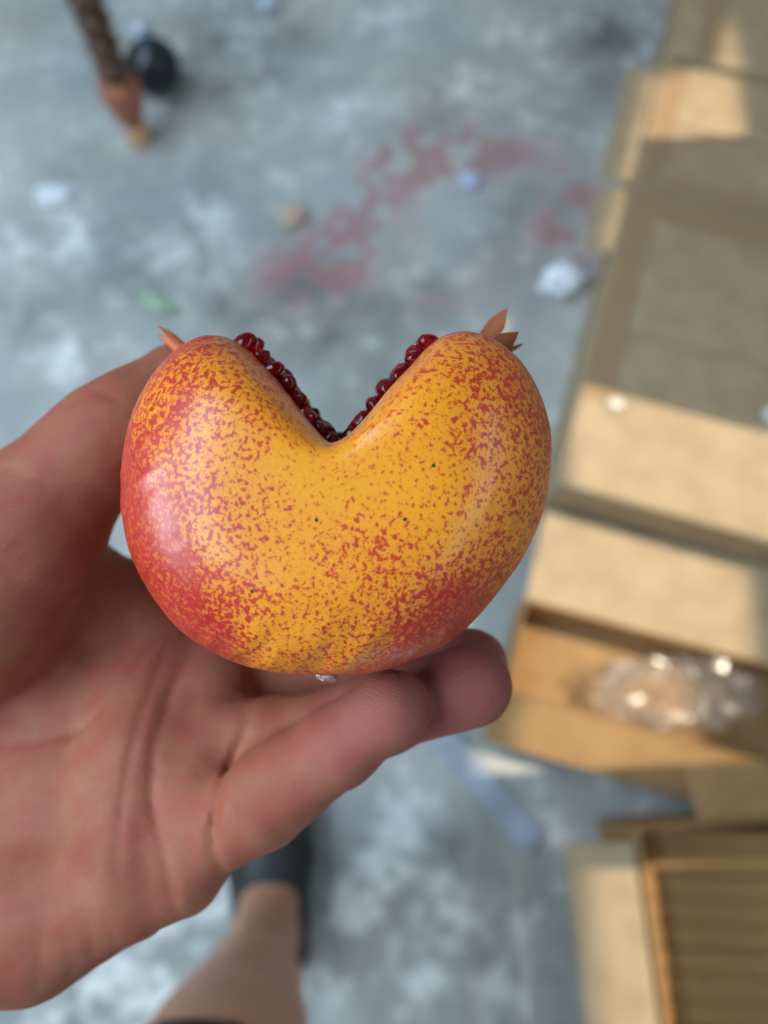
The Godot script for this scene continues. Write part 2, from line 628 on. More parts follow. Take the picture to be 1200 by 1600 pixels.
func build_cartons() -> void:
	var yaw := deg_to_rad(-17.0)
	var u := Vector3(0.956, 0, 0.292)
	var n := Vector3(0.292, 0, -0.956)
	var p0 := Vector3(0.197, 0, -0.313)
	# the flat carton right of the fruit, then the one behind it and the one at the top of the picture
	var c1 := carton_closed("flat taped carton right of the fruit, front half of its top sunlit", p0, yaw, Vector3(0.52, 0.15, 0.43), [[0.022, 0.27, 0.036, 0.31], [0.275, 0.405, 0.47, 0.04]])
	part("tape_scrap", lump(Vector3(0.012, 0.004, 0.009), 31, 1.4, 0.5, 10), mat(Color(0.9, 0.9, 0.86), 0.15, 0.6), c1, Transform3D(Basis(), Vector3(0.228, 0.154, -0.155)))
	part("tape_scrap", lump(Vector3(0.009, 0.003, 0.006), 32, 1.4, 0.5, 10), mat(Color(0.9, 0.9, 0.86), 0.15, 0.6), c1, Transform3D(Basis(), Vector3(0.045, 0.154, -0.115)))
	var c2 := carton_closed("shaded carton with sunlit outer flap, behind the flat taped carton", p0 + n * 0.436, yaw, Vector3(0.5, 0.152, 0.215), [[0.022, 0.105, 0.03, 0.2], [0.26, 0.012, 0.44, 0.02]])
	flap(c2, Vector3(0.042, 0.004, 0.2), Vector3(-0.001, 0.15, -0.1), Basis(Vector3.BACK, 0.12), Vector3(-0.021, 0, 0), cardboard)
	flap(c1, Vector3(0.036, 0.004, 0.10), Vector3(-0.001, 0.148, -0.375), Basis(Vector3.BACK, 0.12), Vector3(-0.018, 0, 0), cardboard)
	carton_closed("sunlit carton at the top right, farthest of the row", p0 + n * 0.658 + u * 0.005, yaw, Vector3(0.48, 0.158, 0.4), [[0.05, 0.2, 0.03, 0.39]])
	# tall cartons beyond the right edge of the frame, whose shadows lie on the others
	carton_closed("tall carton standing on the right end of the flat cartons", p0 + u * 0.29 + n * 0.235 + Vector3(0, 0.154, 0), yaw, Vector3(0.22, 0.44, 0.38), [])
	# open carton with the plastic bag
	var o1 := carton_open("open carton holding the clear plastic bag, flaps folded out", Vector3(0.137, 0, -0.083), deg_to_rad(-15.5), Vector3(0.43, 0.075, 0.115))
	flap(o1, Vector3(0.43, 0.004, 0.115), Vector3(0.215, 0.073, -0.113), Basis(Vector3.RIGHT, 0.07), Vector3(0, 0, -0.058), cardboard)
	flap(o1, Vector3(0.43, 0.004, 0.062), Vector3(0.205, 0.071, -0.002), Basis(Vector3.RIGHT, 0.35), Vector3(0, 0, 0.031), cardboard_inner)
	var bag := thing("plastic_bag", "crumpled clear plastic bag lying in the open carton", "bag", Vector3(0.35, 0.045, -0.085))
	var clear := StandardMaterial3D.new()
	clear.albedo_color = Color(0.97, 0.97, 1.0, 0.02)
	clear.transparency = BaseMaterial3D.TRANSPARENCY_ALPHA
	clear.roughness = 0.22
	clear.cull_mode = BaseMaterial3D.CULL_DISABLED
	part("film", lump(Vector3(0.095, 0.034, 0.042), 12, 1.5, 0.4, 60, true), clear, bag)
	# open carton at the bottom right
	var o2 := carton_open("deep open carton at the lower right with its left flap folded out", Vector3(0.272, 0, 0.42), deg_to_rad(3.0), Vector3(0.225, 0.15, 0.365))
	flap(o2, Vector3(0.068, 0.005, 0.34), Vector3(-0.002, 0.146, -0.18), Basis(Vector3.BACK, 0.22), Vector3(-0.036, 0, 0), cardboard)
	flap(o2, Vector3(0.17, 0.004, 0.055), Vector3(0.14, 0.146, -0.366), Basis(Vector3.RIGHT, -0.25), Vector3(0.01, 0, -0.028), cardboard_inner)
	for k in 14:
		part("corrugated_strip", slab(Vector3(0.208, 0.004, 0.0225), 0.0018), cardboard_inner, o2, Transform3D(Basis(Vector3.RIGHT, 0.03) * Basis(Vector3.UP, -0.10), Vector3(0.1125, 0.085 + 0.0006 * (k % 3), -0.035 - k * 0.0235)))
	carton_closed("unseen tall carton, added to shade the deep open carton", Vector3(0.515, 0, 0.45), deg_to_rad(2.0), Vector3(0.3, 0.40, 0.36), [])  # added out of view, its shadow darkens the inside of the deep carton
	carton_closed("unseen narrow carton, added to shade the gap between the two open cartons", Vector3(0.60, 0, 0.075), 0.0, Vector3(0.2, 0.72, 0.092), [])  # added out of view to keep sun off the floor between the cartons


# ---------------------------------------------------------------- things on the floor
func build_floor_things() -> void:
	var wood := mat(Color.WHITE, 0.22, 0.5)
	wood.albedo_texture = noise_texture(256, 8, 0.02, 3, [lin(0.07, 0.032, 0.018), lin(0.14, 0.065, 0.034)])
	wood.uv1_triplanar = true
	wood.uv1_scale = Vector3(6, 1.2, 6)
	var leg := thing("turned_table_leg", "turned dark wooden leg with knobs and pale foot, at the top left", "table leg", Vector3(-0.383, 0, -0.937))
	var prof := [Vector2(0.012, 0.036), Vector2(0.016, 0.042), Vector2(0.024, 0.065), Vector2(0.029, 0.09), Vector2(0.030, 0.105), Vector2(0.026, 0.118), Vector2(0.017, 0.122)]
	part("taper", lathe(prof), mat(lin(0.36, 0.12, 0.06), 0.4), leg)
	part("foot", lathe([Vector2(0.0, 0.0), Vector2(0.012, 0.001), Vector2(0.0185, 0.008), Vector2(0.0195, 0.018), Vector2(0.017, 0.029), Vector2(0.011, 0.037), Vector2(0.0, 0.038)]), mat(lin(0.62, 0.36, 0.19), 0.35), leg)
	for k in 10:
		var r := 0.023 + 0.0006 * k
		var ring := []
		for j in 13:
			var a := PI * j / 12.0
			ring.append(Vector2(maxf(r * pow(sin(a), 0.7), 0.010), 0.139 + k * 0.036 - 0.0185 * cos(a)))
		part("knob", lathe(ring), wood, leg)
	var ball := thing("black_ball", "glossy black ball on the floor beside the turned wooden leg", "ball", Vector3(-0.362, 0.0, -1.045))
	part("shell", lathe(ball_profile(0.042)), mat(lin(0.012, 0.014, 0.02), 0.18), ball)
	part("cap", lathe([Vector2(0.0, 0.0805), Vector2(0.014, 0.081), Vector2(0.012, 0.085), Vector2(0.0, 0.0855)]), mat(lin(0.03, 0.05, 0.09), 0.2), ball)
	var white := mat(lin(0.75, 0.78, 0.80), 0.4)
	var scraps := [
		["paper_scrap", "pale oval scrap on the floor at the left, below the turned leg", "scrap", Vector3(-0.505, 0.004, -0.832), Vector3(0.027, 0.006, 0.020), 0.2, 41, white],
		["green_chip", "small pale green chip on the floor, above the left crown", "chip", Vector3(-0.331, 0.005, -0.641), Vector3(0.028, 0.006, 0.013), -0.35, 42, mat(lin(0.34, 0.47, 0.33), 0.5)],
		["pebble", "pale orange pebble on the floor beside the red stain", "pebble", Vector3(-0.138, 0.010, -0.789), Vector3(0.017, 0.014, 0.015), 0.0, 43, mat(lin(0.62, 0.45, 0.33), 0.6)],
		["foam_bead", "small bluish white bead on the floor below the red stain", "bead", Vector3(0.133, 0.009, -0.857), Vector3(0.012, 0.011, 0.012), 0.0, 44, mat(lin(0.55, 0.65, 0.85), 0.3)],
		["foam_bead", "small white bead on the floor at the top edge", "bead", Vector3(-0.194, 0.010, -1.215), Vector3(0.014, 0.012, 0.013), 0.0, 45, mat(lin(0.6, 0.66, 0.78), 0.3)],
		["foam_bead", "small white bead between the wooden leg and black ball", "bead", Vector3(-0.405, 0.009, -1.16), Vector3(0.013, 0.011, 0.013), 0.0, 46, mat(lin(0.6, 0.66, 0.75), 0.3)],
		["plastic_wad", "crumpled white plastic wad on the floor against the cartons", "wad", Vector3(0.262, 0.018, -0.672), Vector3(0.029, 0.020, 0.022), 0.5, 47, mat(lin(0.85, 0.88, 0.92), 0.25)],
	]
	for s in scraps:
		var o := part(s[0], lump(s[4] * Vector3(1, 0.6, 1), s[6], 1.5, 0.75, 24, true), s[7], self, Transform3D(Basis(Vector3.UP, s[5]), s[3]))
		tag(o, s[1], s[2])
	var strip := thing("plastic_strip", "pale blue plastic strip lying on the floor below the fingertips", "strip", Vector3(0.12, 0.0, 0.02), -0.86)
	var v := PackedVector3Array()
	var idx := PackedInt32Array()
	for side in 2:
		for k in 25:
			for j in 2:
				var x := -0.085 + 0.17 * k / 24.0
				v.append(Vector3(x, 0.006 + 0.004 * sin(k * 0.6) - side * 0.0008 + (0.002 if j else 0.0), (j - 0.5) * 0.033))
	for side in 2:
		for k in 24:
			var a := side * 50 + k * 2
			if side == 0:
				idx.append_array([a, a + 2, a + 1, a + 1, a + 2, a + 3])
			else:
				idx.append_array([a, a + 1, a + 2, a + 1, a + 3, a + 2])
	var blue := mat(lin(0.33, 0.37, 0.43), 0.3)
	part("ribbon", array_mesh(v, normals_of(v, idx), null, null, idx), blue, strip)


func ball_profile(r: float) -> Array:
	var out := []
	for j in 25:
		var a := PI * j / 24.0
		out.append(Vector2(r * sin(a), r - r * cos(a)))
	return out


# ---------------------------------------------------------------- person
func build_person() -> void:
	var who := thing("person", "person holding the fruit: open left hand, bare lower leg, black shoe", "person")
	build_hand(who)
	# leg
	var leg := Body.new()
	leg.chain([[-126, 36, 60, 28], [-124, 48, 128, 31], [-121, 110, 162, 30], [-112, 240, 173, 37], [-106, 340, 178, 45], [-103, 400, 182, 51], [-101, 452, 190, 55], [-92, 468, 420, 72]], 0, 20.0)
	leg.chain([[-124, 45, 178, 27], [-122, 90, 170, 28]], 0, 20.0)
	leg.lumps = fnl(61, 0.02, 2)
	leg.build(5.0)
	var lm := mat(lin(0.52, 0.26, 0.16), 0.5, 0.4)
	lm.subsurf_scatter_enabled = true
	lm.subsurf_scatter_strength = 0.1
	var lv := scaled(leg.verts, 0.001)
	part("leg", solid(lv, leg.index), lm, who)
	var shoe := Body.new()
	shoe.chain([[-122, 40, 184, 41], [-127, 44, 95, 47], [-134, 36, 0, 46], [-138, 28, -40, 36]], 0, 12.0)
	shoe.cuts = [[Vector3(-122, 140, 176), Vector3(-122, 92, 166), 46.0, 38.0]]
	shoe.floor_at = 3.0
	shoe.build(4.0)
	var black := mat(lin(0.013, 0.014, 0.016), 0.55)
	var sv := scaled(shoe.verts, 0.001)
	var sh := part("shoe", solid(sv, shoe.index), black, who)
	part("charm", lump(Vector3(0.012, 0.005, 0.012), 65, 1.2, 0.3, 12), mat(lin(0.14, 0.2, 0.13), 0.4), sh, Transform3D(Basis(), Vector3(-0.150, 0.078, 0.095)))
	part("sole", prism([Vector2(-0.165, 0.19), Vector2(-0.125, 0.228), Vector2(-0.087, 0.19), Vector2(-0.085, 0.0), Vector2(-0.105, -0.07), Vector2(-0.15, -0.082), Vector2(-0.182, -0.03), Vector2(-0.178, 0.08)], 0.0, 0.012), black, sh)
	var hem := Body.new()
	hem.chain([[-104, 488, 187, 58], [-95, 482, 420, 80]], 0, 10.0)
	hem.cuts = [[Vector3(-102, 440, 40), Vector3(-102, 425, 230), 64.0, 62.0]]
	hem.lumps = fnl(66, 0.03, 2)
	hem.build(5.0)
	var hv := scaled(hem.verts, 0.001)
	part("shorts", solid(hv, hem.index), mat(lin(0.012, 0.012, 0.014), 0.9), who)


func build_hand(who: Node3D) -> void:
	var h := Body.new()
	h.kout = 4.0
	var palm := 0
	h.chain([[-161, -88, -55, 24], [-300, -170, -85, 33]], palm, 9.0)
	h.chain([[-154.5, -71.6, -55, 20], [-54.3, -27.5, -53, 12]], palm, 9.0)
	h.chain([[-154.5, -79.9, -55, 20], [-54.7, -45.5, -43, 13]], palm, 9.0)
	h.chain([[-153, -87.3, -53, 20], [-54.6, -63.9, -33, 13]], palm, 9.0)
	h.chain([[-150.6, -94.2, -50, 20], [-54.3, -80.7, -26, 12.5]], palm, 9.0)
	h.chain([[-122.6, -101, -40, 17], [-71.5, -91.1, -26, 15], [-46.7, -80.7, -20, 10.5]], palm, 9.0)
	h.chain([[-124.1, -50.9, -40, 20], [-85, -19, -30, 20], [-68.3, -4.2, -22, 15.5]], palm, 9.0)
	h.chain([[-70.3, -1.6, -22, 13.6], [-54.6, 12.4, -20, 9.8], [-47.2, 18.2, -20, 9.2], [-37.6, 29.8, -24, 7.3]], palm, 9.0)
	h.chain([[-72.6, -9, -35, 9], [-55.8, -22.5, -48, 9]], palm, 9.0)
	h.chain([[-46, -33, -46, 9.5], [-45.5, -55, -28, 10], [-45, -76, -21, 10]], palm, 9.0)
	h.chain([[-35, -77.5, -19, 8.8], [-33, -62.1, -24, 9.6], [-34, -44.5, -39, 10], [-34, -27, -58, 10]], 1, 4.0)
	h.chain([[-31, -70.5, -20, 9.4], [-17.5, -60.5, -14.5, 9.2], [-10.7, -54.9, -13, 8.4], [-0.5, -47.1, -9, 7.6], [10, -38.2, -3, 7.6]], 2, 4.0)
	h.chain([[-34, -53, -31, 10], [-21, -51.5, -28.5, 8.5]], 3, 4.0)
	h.chain([[-30.9, -61.4, -30, 9.8], [-14.9, -52.6, -30, 9.2], [7.1, -44, -22, 8.5], [26.3, -35.5, -12, 8.6]], 3, 4.0)
	h.chain([[-32, -45.2, -50, 10], [-10.7, -41.6, -54, 9.3], [11.6, -36.6, -42, 8.7], [27.9, -34.5, -27, 8.4]], 4, 4.0)
	h.chain([[-49.3, -27.5, -58, 10.5], [-25.9, -27.5, -62, 9.3], [1.9, -25, -55, 8.6], [21.1, -20.4, -43, 8.2]], 5, 4.0)
	h.front = -56.0
	h.creases = [
		[0.84, 0.90, [Vector2(-79.3, -53.2), Vector2(-71.3, -52.3), Vector2(-63.4, -50.6), Vector2(-59.4, -49.0), Vector2(-54.0, -43.3), Vector2(-49.4, -37.3), Vector2(-46.1, -31.9), Vector2(-43.7, -28.6)]],
		[0.47, 0.80, [Vector2(-59.6, -49.3), Vector2(-62.0, -53.9), Vector2(-68.7, -61.9), Vector2(-74.0, -66.6)]],
		[0.5, 1.0, [Vector2(-41.8, -26.6), Vector2(-43.7, -37.3), Vector2(-45.1, -50.6), Vector2(-46.1, -61.2), Vector2(-46.3, -67.9), Vector2(-45.4, -73.2)]],
		[0.75, 1.0, [Vector2(-36.5, -31.9), Vector2(-39.4, -39.9), Vector2(-40.7, -50.6), Vector2(-40.3, -59.9), Vector2(-37.8, -66.6), Vector2(-35.4, -73.2), Vector2(-34.3, -79.9), Vector2(-33.8, -85.2)]],
		[1.26, 1.10, [Vector2(-21.3, -45.3), Vector2(-21.8, -48.6), Vector2(-24.5, -54.6), Vector2(-25.8, -62.6), Vector2(-26.1, -67.9), Vector2(-24.5, -76.5)]],
		[0.37, 0.70, [Vector2(-54.0, -55.2), Vector2(-47.4, -48.6)]],
		[0.52, 0.80, [Vector2(-5.2, -43.7), Vector2(-4.1, -47.9), Vector2(-2.1, -52.6), Vector2(1.6, -56.6)]],
		[0.42, 0.75, [Vector2(-6.4, -45.0), Vector2(-5.3, -49.3), Vector2(-3.7, -53.2)]],
		[0.37, 0.80, [Vector2(-16.1, -57.9), Vector2(-13.8, -61.5), Vector2(-9.8, -65.5)]],
		[0.37, 0.70, [Vector2(-53.2, 25.6), Vector2(-49.4, 24.2), Vector2(-46.5, 23.4), Vector2(-44.7, 22.0)]],
		[0.32, 0.70, [Vector2(-59.4, 21.7), Vector2(-56.4, 22.4)]],
		[0.37, 0.80, [Vector2(-74.0, 10.0), Vector2(-65.0, 8.1), Vector2(-59.6, 6.0), Vector2(-56.4, 4.3)]],
		[0.42, 1.20, [Vector2(-51.4, -19.6), Vector2(-52.7, -25.3), Vector2(-54.0, -31.3)]],
		[0.26, 0.80, [Vector2(-56.0, -83.9), Vector2(-55.4, -93.2), Vector2(-58.0, -99.2)]],
		[0.26, 0.80, [Vector2(-51.4, -79.9), Vector2(-50.7, -87.9), Vector2(-52.7, -95.8)]],
		[0.26, 0.80, [Vector2(-61.4, -82.5), Vector2(-61.0, -90.5), Vector2(-63.4, -99.8)]],
		[0.21, 0.70, [Vector2(-47.4, -79.9), Vector2(-46.1, -85.2), Vector2(-47.1, -91.9)]],
		[0.32, 0.70, [Vector2(-40.1, -85.2), Vector2(-38.1, -89.9)]],
		[0.32, 0.70, [Vector2(-30.7, -77.9), Vector2(-29.3, -81.2)]],
		[0.21, 0.80, [Vector2(-67.4, -9.3), Vector2(-63.4, -6.7), Vector2(-58.0, -5.3)]],
		[0.21, 0.80, [Vector2(-68.7, -13.3), Vector2(-62.0, -10.6)]],
		[0.21, 1.00, [Vector2(-68.7, -33.3), Vector2(-63.4, -28.0), Vector2(-60.7, -21.3)]],
	]
	h.lumps = fnl(51, 0.07, 2)
	h.fine = fnl(52, 0.55, 2)
	h.build(1.0)
	h.index = turned(h.verts, h.index)
	var verts := scaled(h.verts, 0.001)
	var norms := normals_of(verts, h.index)
	# skin tone: blotches of pink and yellowish skin, rosier finger ends
	var blot := fnl(53, 0.09, 3)
	var speck := fnl(54, 0.5, 2)
	var cols := PackedColorArray()
	cols.resize(verts.size())
	var uvs := PackedVector2Array()
	uvs.resize(verts.size())
	var pads := [[Vector3(11.5, -37, 4.5), Vector2(0.84, 0.54)], [Vector3(29, -34, -4), Vector2(0.9, 0.42)]]
	var on_pad := PackedInt32Array()
	on_pad.resize(verts.size())
	for i in verts.size():
		var p := h.verts[i]
		var f := clampf(0.5 + 0.9 * blot.get_noise_3dv(p) + 0.4 * speck.get_noise_3dv(p), 0.0, 1.0)
		var c := Color(0.31, 0.118, 0.068).lerp(Color(0.295, 0.080, 0.052), f)
		var tip := clampf(smoothstep(-20.0, 15.0, p.x), 0.0, 1.0)
		c = c.lerp(Color(0.265, 0.083, 0.074), tip * 0.7)
		cols[i] = c
		for k in pads.size():
			var q: Vector3 = p - pads[k][0]
			if q.length() < 10.5 and norms[i].z > 0.1:
				on_pad[i] = k + 1
				var ax: Vector2 = pads[k][1]
				uvs[i] = Vector2(0.5 + (q.x * ax.x + q.y * ax.y) / 22.0, 0.5 + (-q.x * ax.y + q.y * ax.x) / 22.0)
	var skin := mat(Color.WHITE, 0.58, 0.3)
	skin.vertex_color_use_as_albedo = true
	skin.subsurf_scatter_enabled = true
	skin.subsurf_scatter_strength = 0.06
	var ridged: StandardMaterial3D = skin.duplicate()
	skin.heightmap_enabled = true
	skin.heightmap_texture = noise_texture(256, 57, 0.06, 2, [Color.BLACK, Color.WHITE], true)
	skin.heightmap_scale = 0.005
	skin.uv1_triplanar = true
	skin.uv1_scale = Vector3(70, 70, 70)
	ridged.heightmap_enabled = true
	ridged.heightmap_texture = print_ridges()
	ridged.heightmap_scale = 0.0038
	ridged.texture_repeat = false
	var plain := PackedInt32Array()
	var pad := PackedInt32Array()
	for t in range(0, h.index.size(), 3):
		var k := on_pad[h.index[t]]
		if k > 0 and k == on_pad[h.index[t + 1]] and k == on_pad[h.index[t + 2]]:
			pad.append_array(h.index.slice(t, t + 3))
		else:
			plain.append_array(h.index.slice(t, t + 3))
	var am := array_mesh(verts, norms, uvs, cols, plain)
	am = array_mesh(verts, norms, uvs, cols, pad, am)
	am.surface_set_material(0, skin)
	am.surface_set_material(1, ridged)
	part("hand", am, null, who, held_frame())


# where hand and fruit are held: 15 cm in front of the lens, tilted with the line of sight
func held_frame() -> Transform3D:
	var b := Basis(Vector3.RIGHT, deg_to_rad(-90.0 + TILT))
	return Transform3D(b, Vector3(0, 1.0, 0) + b * Vector3(-0.00852, 0, -0.15))


func print_ridges() -> ImageTexture:
	var n := fnl(58, 0.008, 2)
	var w := 512
	var data := PackedByteArray()
	data.resize(w * w)
	for y in w:
		for x in w:
			var p := Vector2(x - 256.0, y - 256.0)
			var q := Vector2(p.x + 120.0, p.y * 0.7 + 20.0)
			var r := q.length() + 18.0 * n.get_noise_2d(x, y)
			var fade := 1.0 - smoothstep(150.0, 235.0, p.length())
			data[y * w + x] = int(127.0 + 120.0 * fade * sin(r * TAU / 13.5))
	return ImageTexture.create_from_image(Image.create_from_data(w, w, false, Image.FORMAT_L8, data))


# ---------------------------------------------------------------- fruit
var rim := PackedVector2Array()
const FRUIT_T := 27.0


# the plan of the fruit: k runs round the rim, psi from the middle of a face (0) to the rim (PI / 2)
func fruit_xy(k: float, psi: float) -> Vector2:
	var n := rim.size()
	return rim[int(k) % n].lerp(rim[(int(k) + 1) % n], k - floorf(k)) * sin(psi)


const CELLS := 104
var swell := PackedFloat32Array()
var slope := PackedVector2Array()
var swell_most := 0.0


func grid_at(i: int) -> Vector2:
	return Vector2(i % CELLS - CELLS * 0.5, i / CELLS - CELLS * 0.5)


func rim_distance(p: Vector2, from: int, many: int) -> float:
	var best := 1e9
	var n := rim.size()
	for j in range(from - many, from + many):
		var a := rim[posmod(j, n)]
		var s := rim[posmod(j + 1, n)] - a
		var t := clampf((p - a).dot(s) / s.length_squared(), 0.0, 1.0)
		best = minf(best, p.distance_squared_to(a + s * t))
	return sqrt(best)


# how far the skin swells: a membrane blown up over the outline of the heart
func blow_up() -> void:
	var total := CELLS * CELLS
	var d := PackedFloat32Array()
	d.resize(total)
	swell.resize(total)
	var inside := PackedInt32Array()
	for i in total:
		var p := grid_at(i)
		d[i] = rim_distance(p, 0, rim.size() / 2)
		if Geometry2D.is_point_in_polygon(p + Vector2(0.0137, 0.0071), rim):
			inside.append(i)
		else:
			d[i] = -d[i]
	for turn in 170:
		for i in inside:
			var sum := 0.0
			for k in [i - 1, i + 1, i - CELLS, i + CELLS]:
				sum += swell[k] if d[k] > 0.0 else swell[i] * maxf(d[k] / maxf(d[i], 0.4), -1.5)
			swell[i] += 1.88 * ((sum + 1.0) / (4.0 + 1.0 / 196.0) - swell[i])
			swell[i] = maxf(swell[i], 0.01)
	for i in inside:
		swell_most = maxf(swell_most, swell[i])
	# slope of the skin at each point of the rim, and its mean over the first 6 mm
	var n := rim.size()
	var raw := PackedVector2Array()
	for i in n:
		var along := (rim[(i + 2) % n] - rim[(i - 2 + n) % n]).normalized()
		var inward := Vector2(-along.y, along.x)
		var p3 := rim[i] + inward * 1.6
		var p6 := rim[i] + inward * 3.2
		var r3 := read(swell, p3) / maxf(rim_distance(p3, i, 45), 0.5)
		var r6 := read(swell, p6) / maxf(rim_distance(p6, i, 45), 0.5)
		raw.append(Vector2(2.0 * r3 - r6, r6))
	for i in n:
		var sum := Vector2.ZERO
		for j in range(-10, 11):
			sum += raw[(i + j + n) % n]
		slope.append(sum / 21.0)


func read(a: PackedFloat32Array, p: Vector2) -> float:
	var q := p + Vector2.ONE * CELLS * 0.5
	var c := q.round()
	var f := q - c
	var wx := [0.5 * (0.5 - f.x) * (0.5 - f.x), 0.75 - f.x * f.x, 0.5 * (0.5 + f.x) * (0.5 + f.x)]
	var wy := [0.5 * (0.5 - f.y) * (0.5 - f.y), 0.75 - f.y * f.y, 0.5 * (0.5 + f.y) * (0.5 + f.y)]
	var sum := 0.0
	for y in 3:
		for x in 3:
			sum += a[(int(c.y) + y - 1) * CELLS + int(c.x) + x - 1] * wx[x] * wy[y]
	return sum


func fruit_point(k: float, psi: float) -> Vector3:
	var p := fruit_xy(k, psi)
	var u := 0.0
	if psi < PI / 2 - 1e-5:
		var d := 9.0
		if psi > 0.8:
			d = rim_distance(p, int(k), 45)
		u = read(swell, p)
		if d < 3.2:
			var n := rim.size()
			var f := k - floorf(k)
			var r0 := lerpf(slope[int(k) % n].x, slope[(int(k) + 1) % n].x, f)
			var r6 := lerpf(slope[int(k) % n].y, slope[(int(k) + 1) % n].y, f)
			u = lerpf(d * lerpf(r0, r6, d / 3.2), u, smoothstep(1.2, 3.2, d))
	var q := clampf(sqrt(maxf(u, 0.0) / swell_most), 0.0, 1.0)
	var plump := 1.15 + 2.3 * exp(-p.distance_squared_to(Vector2(0, 18)) / 260.0)
	return Vector3(p.x, p.y, FRUIT_T * (1.0 - pow(1.0 - q, plump)))


# the rim of the section cut at the height z
func fruit_at_height(k: float, z: float) -> Vector3:
	var lo := 0.4
	var hi := PI / 2
	for turn in 12:
		var mid := (lo + hi) / 2
		if fruit_point(k, mid).z > absf(z):
			lo = mid
		else:
			hi = mid
	var p := fruit_xy(k, lo)
	return Vector3(p.x, p.y, z)


func build_fruit() -> void:
	var px := [[525, 697], [505, 680], [480, 650], [450, 610], [420, 575], [395, 548], [370, 530], [350, 523], [325, 523], [300, 533], [270, 555], [245, 585], [222, 625], [207, 670], [199, 720], [197, 770], [201, 820], [212, 865], [230, 905], [255, 945], [290, 985], [330, 1012], [370, 1032], [420, 1046], [470, 1051], [520, 1053], [570, 1052], [620, 1042], [670, 1022], [720, 990], [760, 950], [795, 905], [825, 860], [850, 800], [862, 740], [864, 690], [858, 650], [845, 612], [825, 575], [800, 547], [770, 526], [740, 517], [715, 516], [690, 525], [665, 545], [640, 575], [610, 610], [580, 650], [560, 675], [545, 690]]
	var c := Vector2(530, 830)
	var ctrl := []
	for p in px:
		ctrl.append(Vector2(p[0] - c.x, c.y - p[1]) * 0.1183)
	var n := ctrl.size()
	for i in n:
		for j in 6:
			rim.append(ctrl[i].cubic_interpolate(ctrl[(i + 1) % n], ctrl[(i - 1 + n) % n], ctrl[(i + 2) % n], j / 6.0))
	var m := rim.size()
	blow_up()
	var centre_y := -0.1218 * 30.0
	var fruit := thing("heart_shaped_fruit", "speckled yellow and red heart-shaped pomegranate with red seeds in its notch, held in hand", "fruit")
	fruit.transform = held_frame() * Transform3D(Basis(), Vector3(0, centre_y * 0.001, 0))
	# skin: front and back halves
	var angle_at := PackedFloat32Array()
	angle_at.resize(8192)
	var base := rim[0].angle()
	for i in m:
		var a0 := fposmod(rim[i].angle() - base, TAU)
		var a1 := fposmod(rim[(i + 1) % m].angle() - base, TAU)
		if i == m - 1:
			a1 = TAU
		for k in range(int(ceil(a0 / TAU * 8192)), int(ceil(a1 / TAU * 8192))):
			if k < 8192:
				angle_at[k] = i + clampf((k / 8192.0 * TAU - a0) / maxf(a1 - a0, 1e-6), 0.0, 0.999)
	var am: ArrayMesh = null
	var rings := 72
	for side in 2:
		var v := PackedVector3Array()
		var uv := PackedVector2Array()
		var idx := PackedInt32Array()
		for r in rings + 1:
			var psi := PI / 2 * (1.0 - pow(1.0 - float(r) / rings, 1.6))
			for i in m:
				var p := fruit_point(i, psi)
				if side == 1:
					p.z = -p.z
				v.append(p * 0.001)
				var d := rim[i].normalized() * psi / (PI / 2) * 0.485
				uv.append(Vector2(0.5 + d.x, 0.5 - d.y))
		for r in rings:
			for i in m:
				var a := r * m + i
				var b := r * m + (i + 1) % m
				if side == 1:
					idx.append_array([a, a + m, b, b, a + m, b + m])
				else:
					idx.append_array([a, b, a + m, b, b + m, a + m])
		var nn := normals_of(v, idx)
		for i in m:
			var e := rings * m + i
			nn[e] = Vector3(nn[e].x, nn[e].y, 0).normalized()
			nn[i] = nn[0] if i else average(nn, m)
		am = array_mesh(v, nn, uv, null, idx, am)
		var sm := mat(Color.WHITE, 0.36, 0.55)
		sm.clearcoat_enabled = true
		sm.clearcoat = 0.05
		sm.clearcoat_roughness = 0.3
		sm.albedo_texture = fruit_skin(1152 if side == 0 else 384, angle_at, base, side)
		sm.texture_repeat = false
		sm.subsurf_scatter_enabled = true
		sm.subsurf_scatter_strength = 0.03
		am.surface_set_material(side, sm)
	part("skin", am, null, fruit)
	# seeds on both walls of the notch
	var ruby := StandardMaterial3D.new()
	ruby.albedo_color = Color(0.78, 0.10, 0.15, 0.12)
	ruby.refraction_enabled = true
	ruby.refraction_scale = 0.045
	ruby.roughness = 0.04
	var ruby_dark: StandardMaterial3D = ruby.duplicate()
	ruby_dark.albedo_color = Color(0.60, 0.06, 0.10, 0.25)
	var shapes := []
	for k in 4:
		shapes.append(lump(Vector3(2.45, 1.8, 1.85) * 0.001, 80 + k, 0.7, 0.16, 18))
	for wall in [[1, 38], [261, 299]]:
		for z in [-16.0, -12.5, -9.0, -5.5, -2.0, 1.5, 4.6]:
			var k := float(wall[0]) + rng.randf_range(0.0, 2.0)
			var last := fruit_at_height(k, z)
			var gap := 0.0
			while k < wall[1]:
				var p := fruit_at_height(k, z)
				if p.distance_to(last) >= gap:
					last = p
					gap = rng.randf_range(2.7, 3.9)
					var along := (rim[int(k + 1) % m] - rim[int(k) % m]).normalized()
					var out := Vector3(along.y, -along.x, 0)
					var turn := Basis(Vector3(rng.randf_range(-1, 1), rng.randf_range(-1, 1), rng.randf_range(-1, 1)).normalized(), rng.randf_range(0, TAU))
					var at := p + out * rng.randf_range(0.0, 0.9) + Vector3(0, 0, rng.randf_range(-0.9, 0.9))
					part("seed", shapes[rng.randi() % 4], ruby if rng.randf() < 0.6 else ruby_dark, fruit, Transform3D(turn * Basis().scaled(Vector3.ONE * rng.randf_range(0.62, 1.22)), at * 0.001))
				k += 0.5
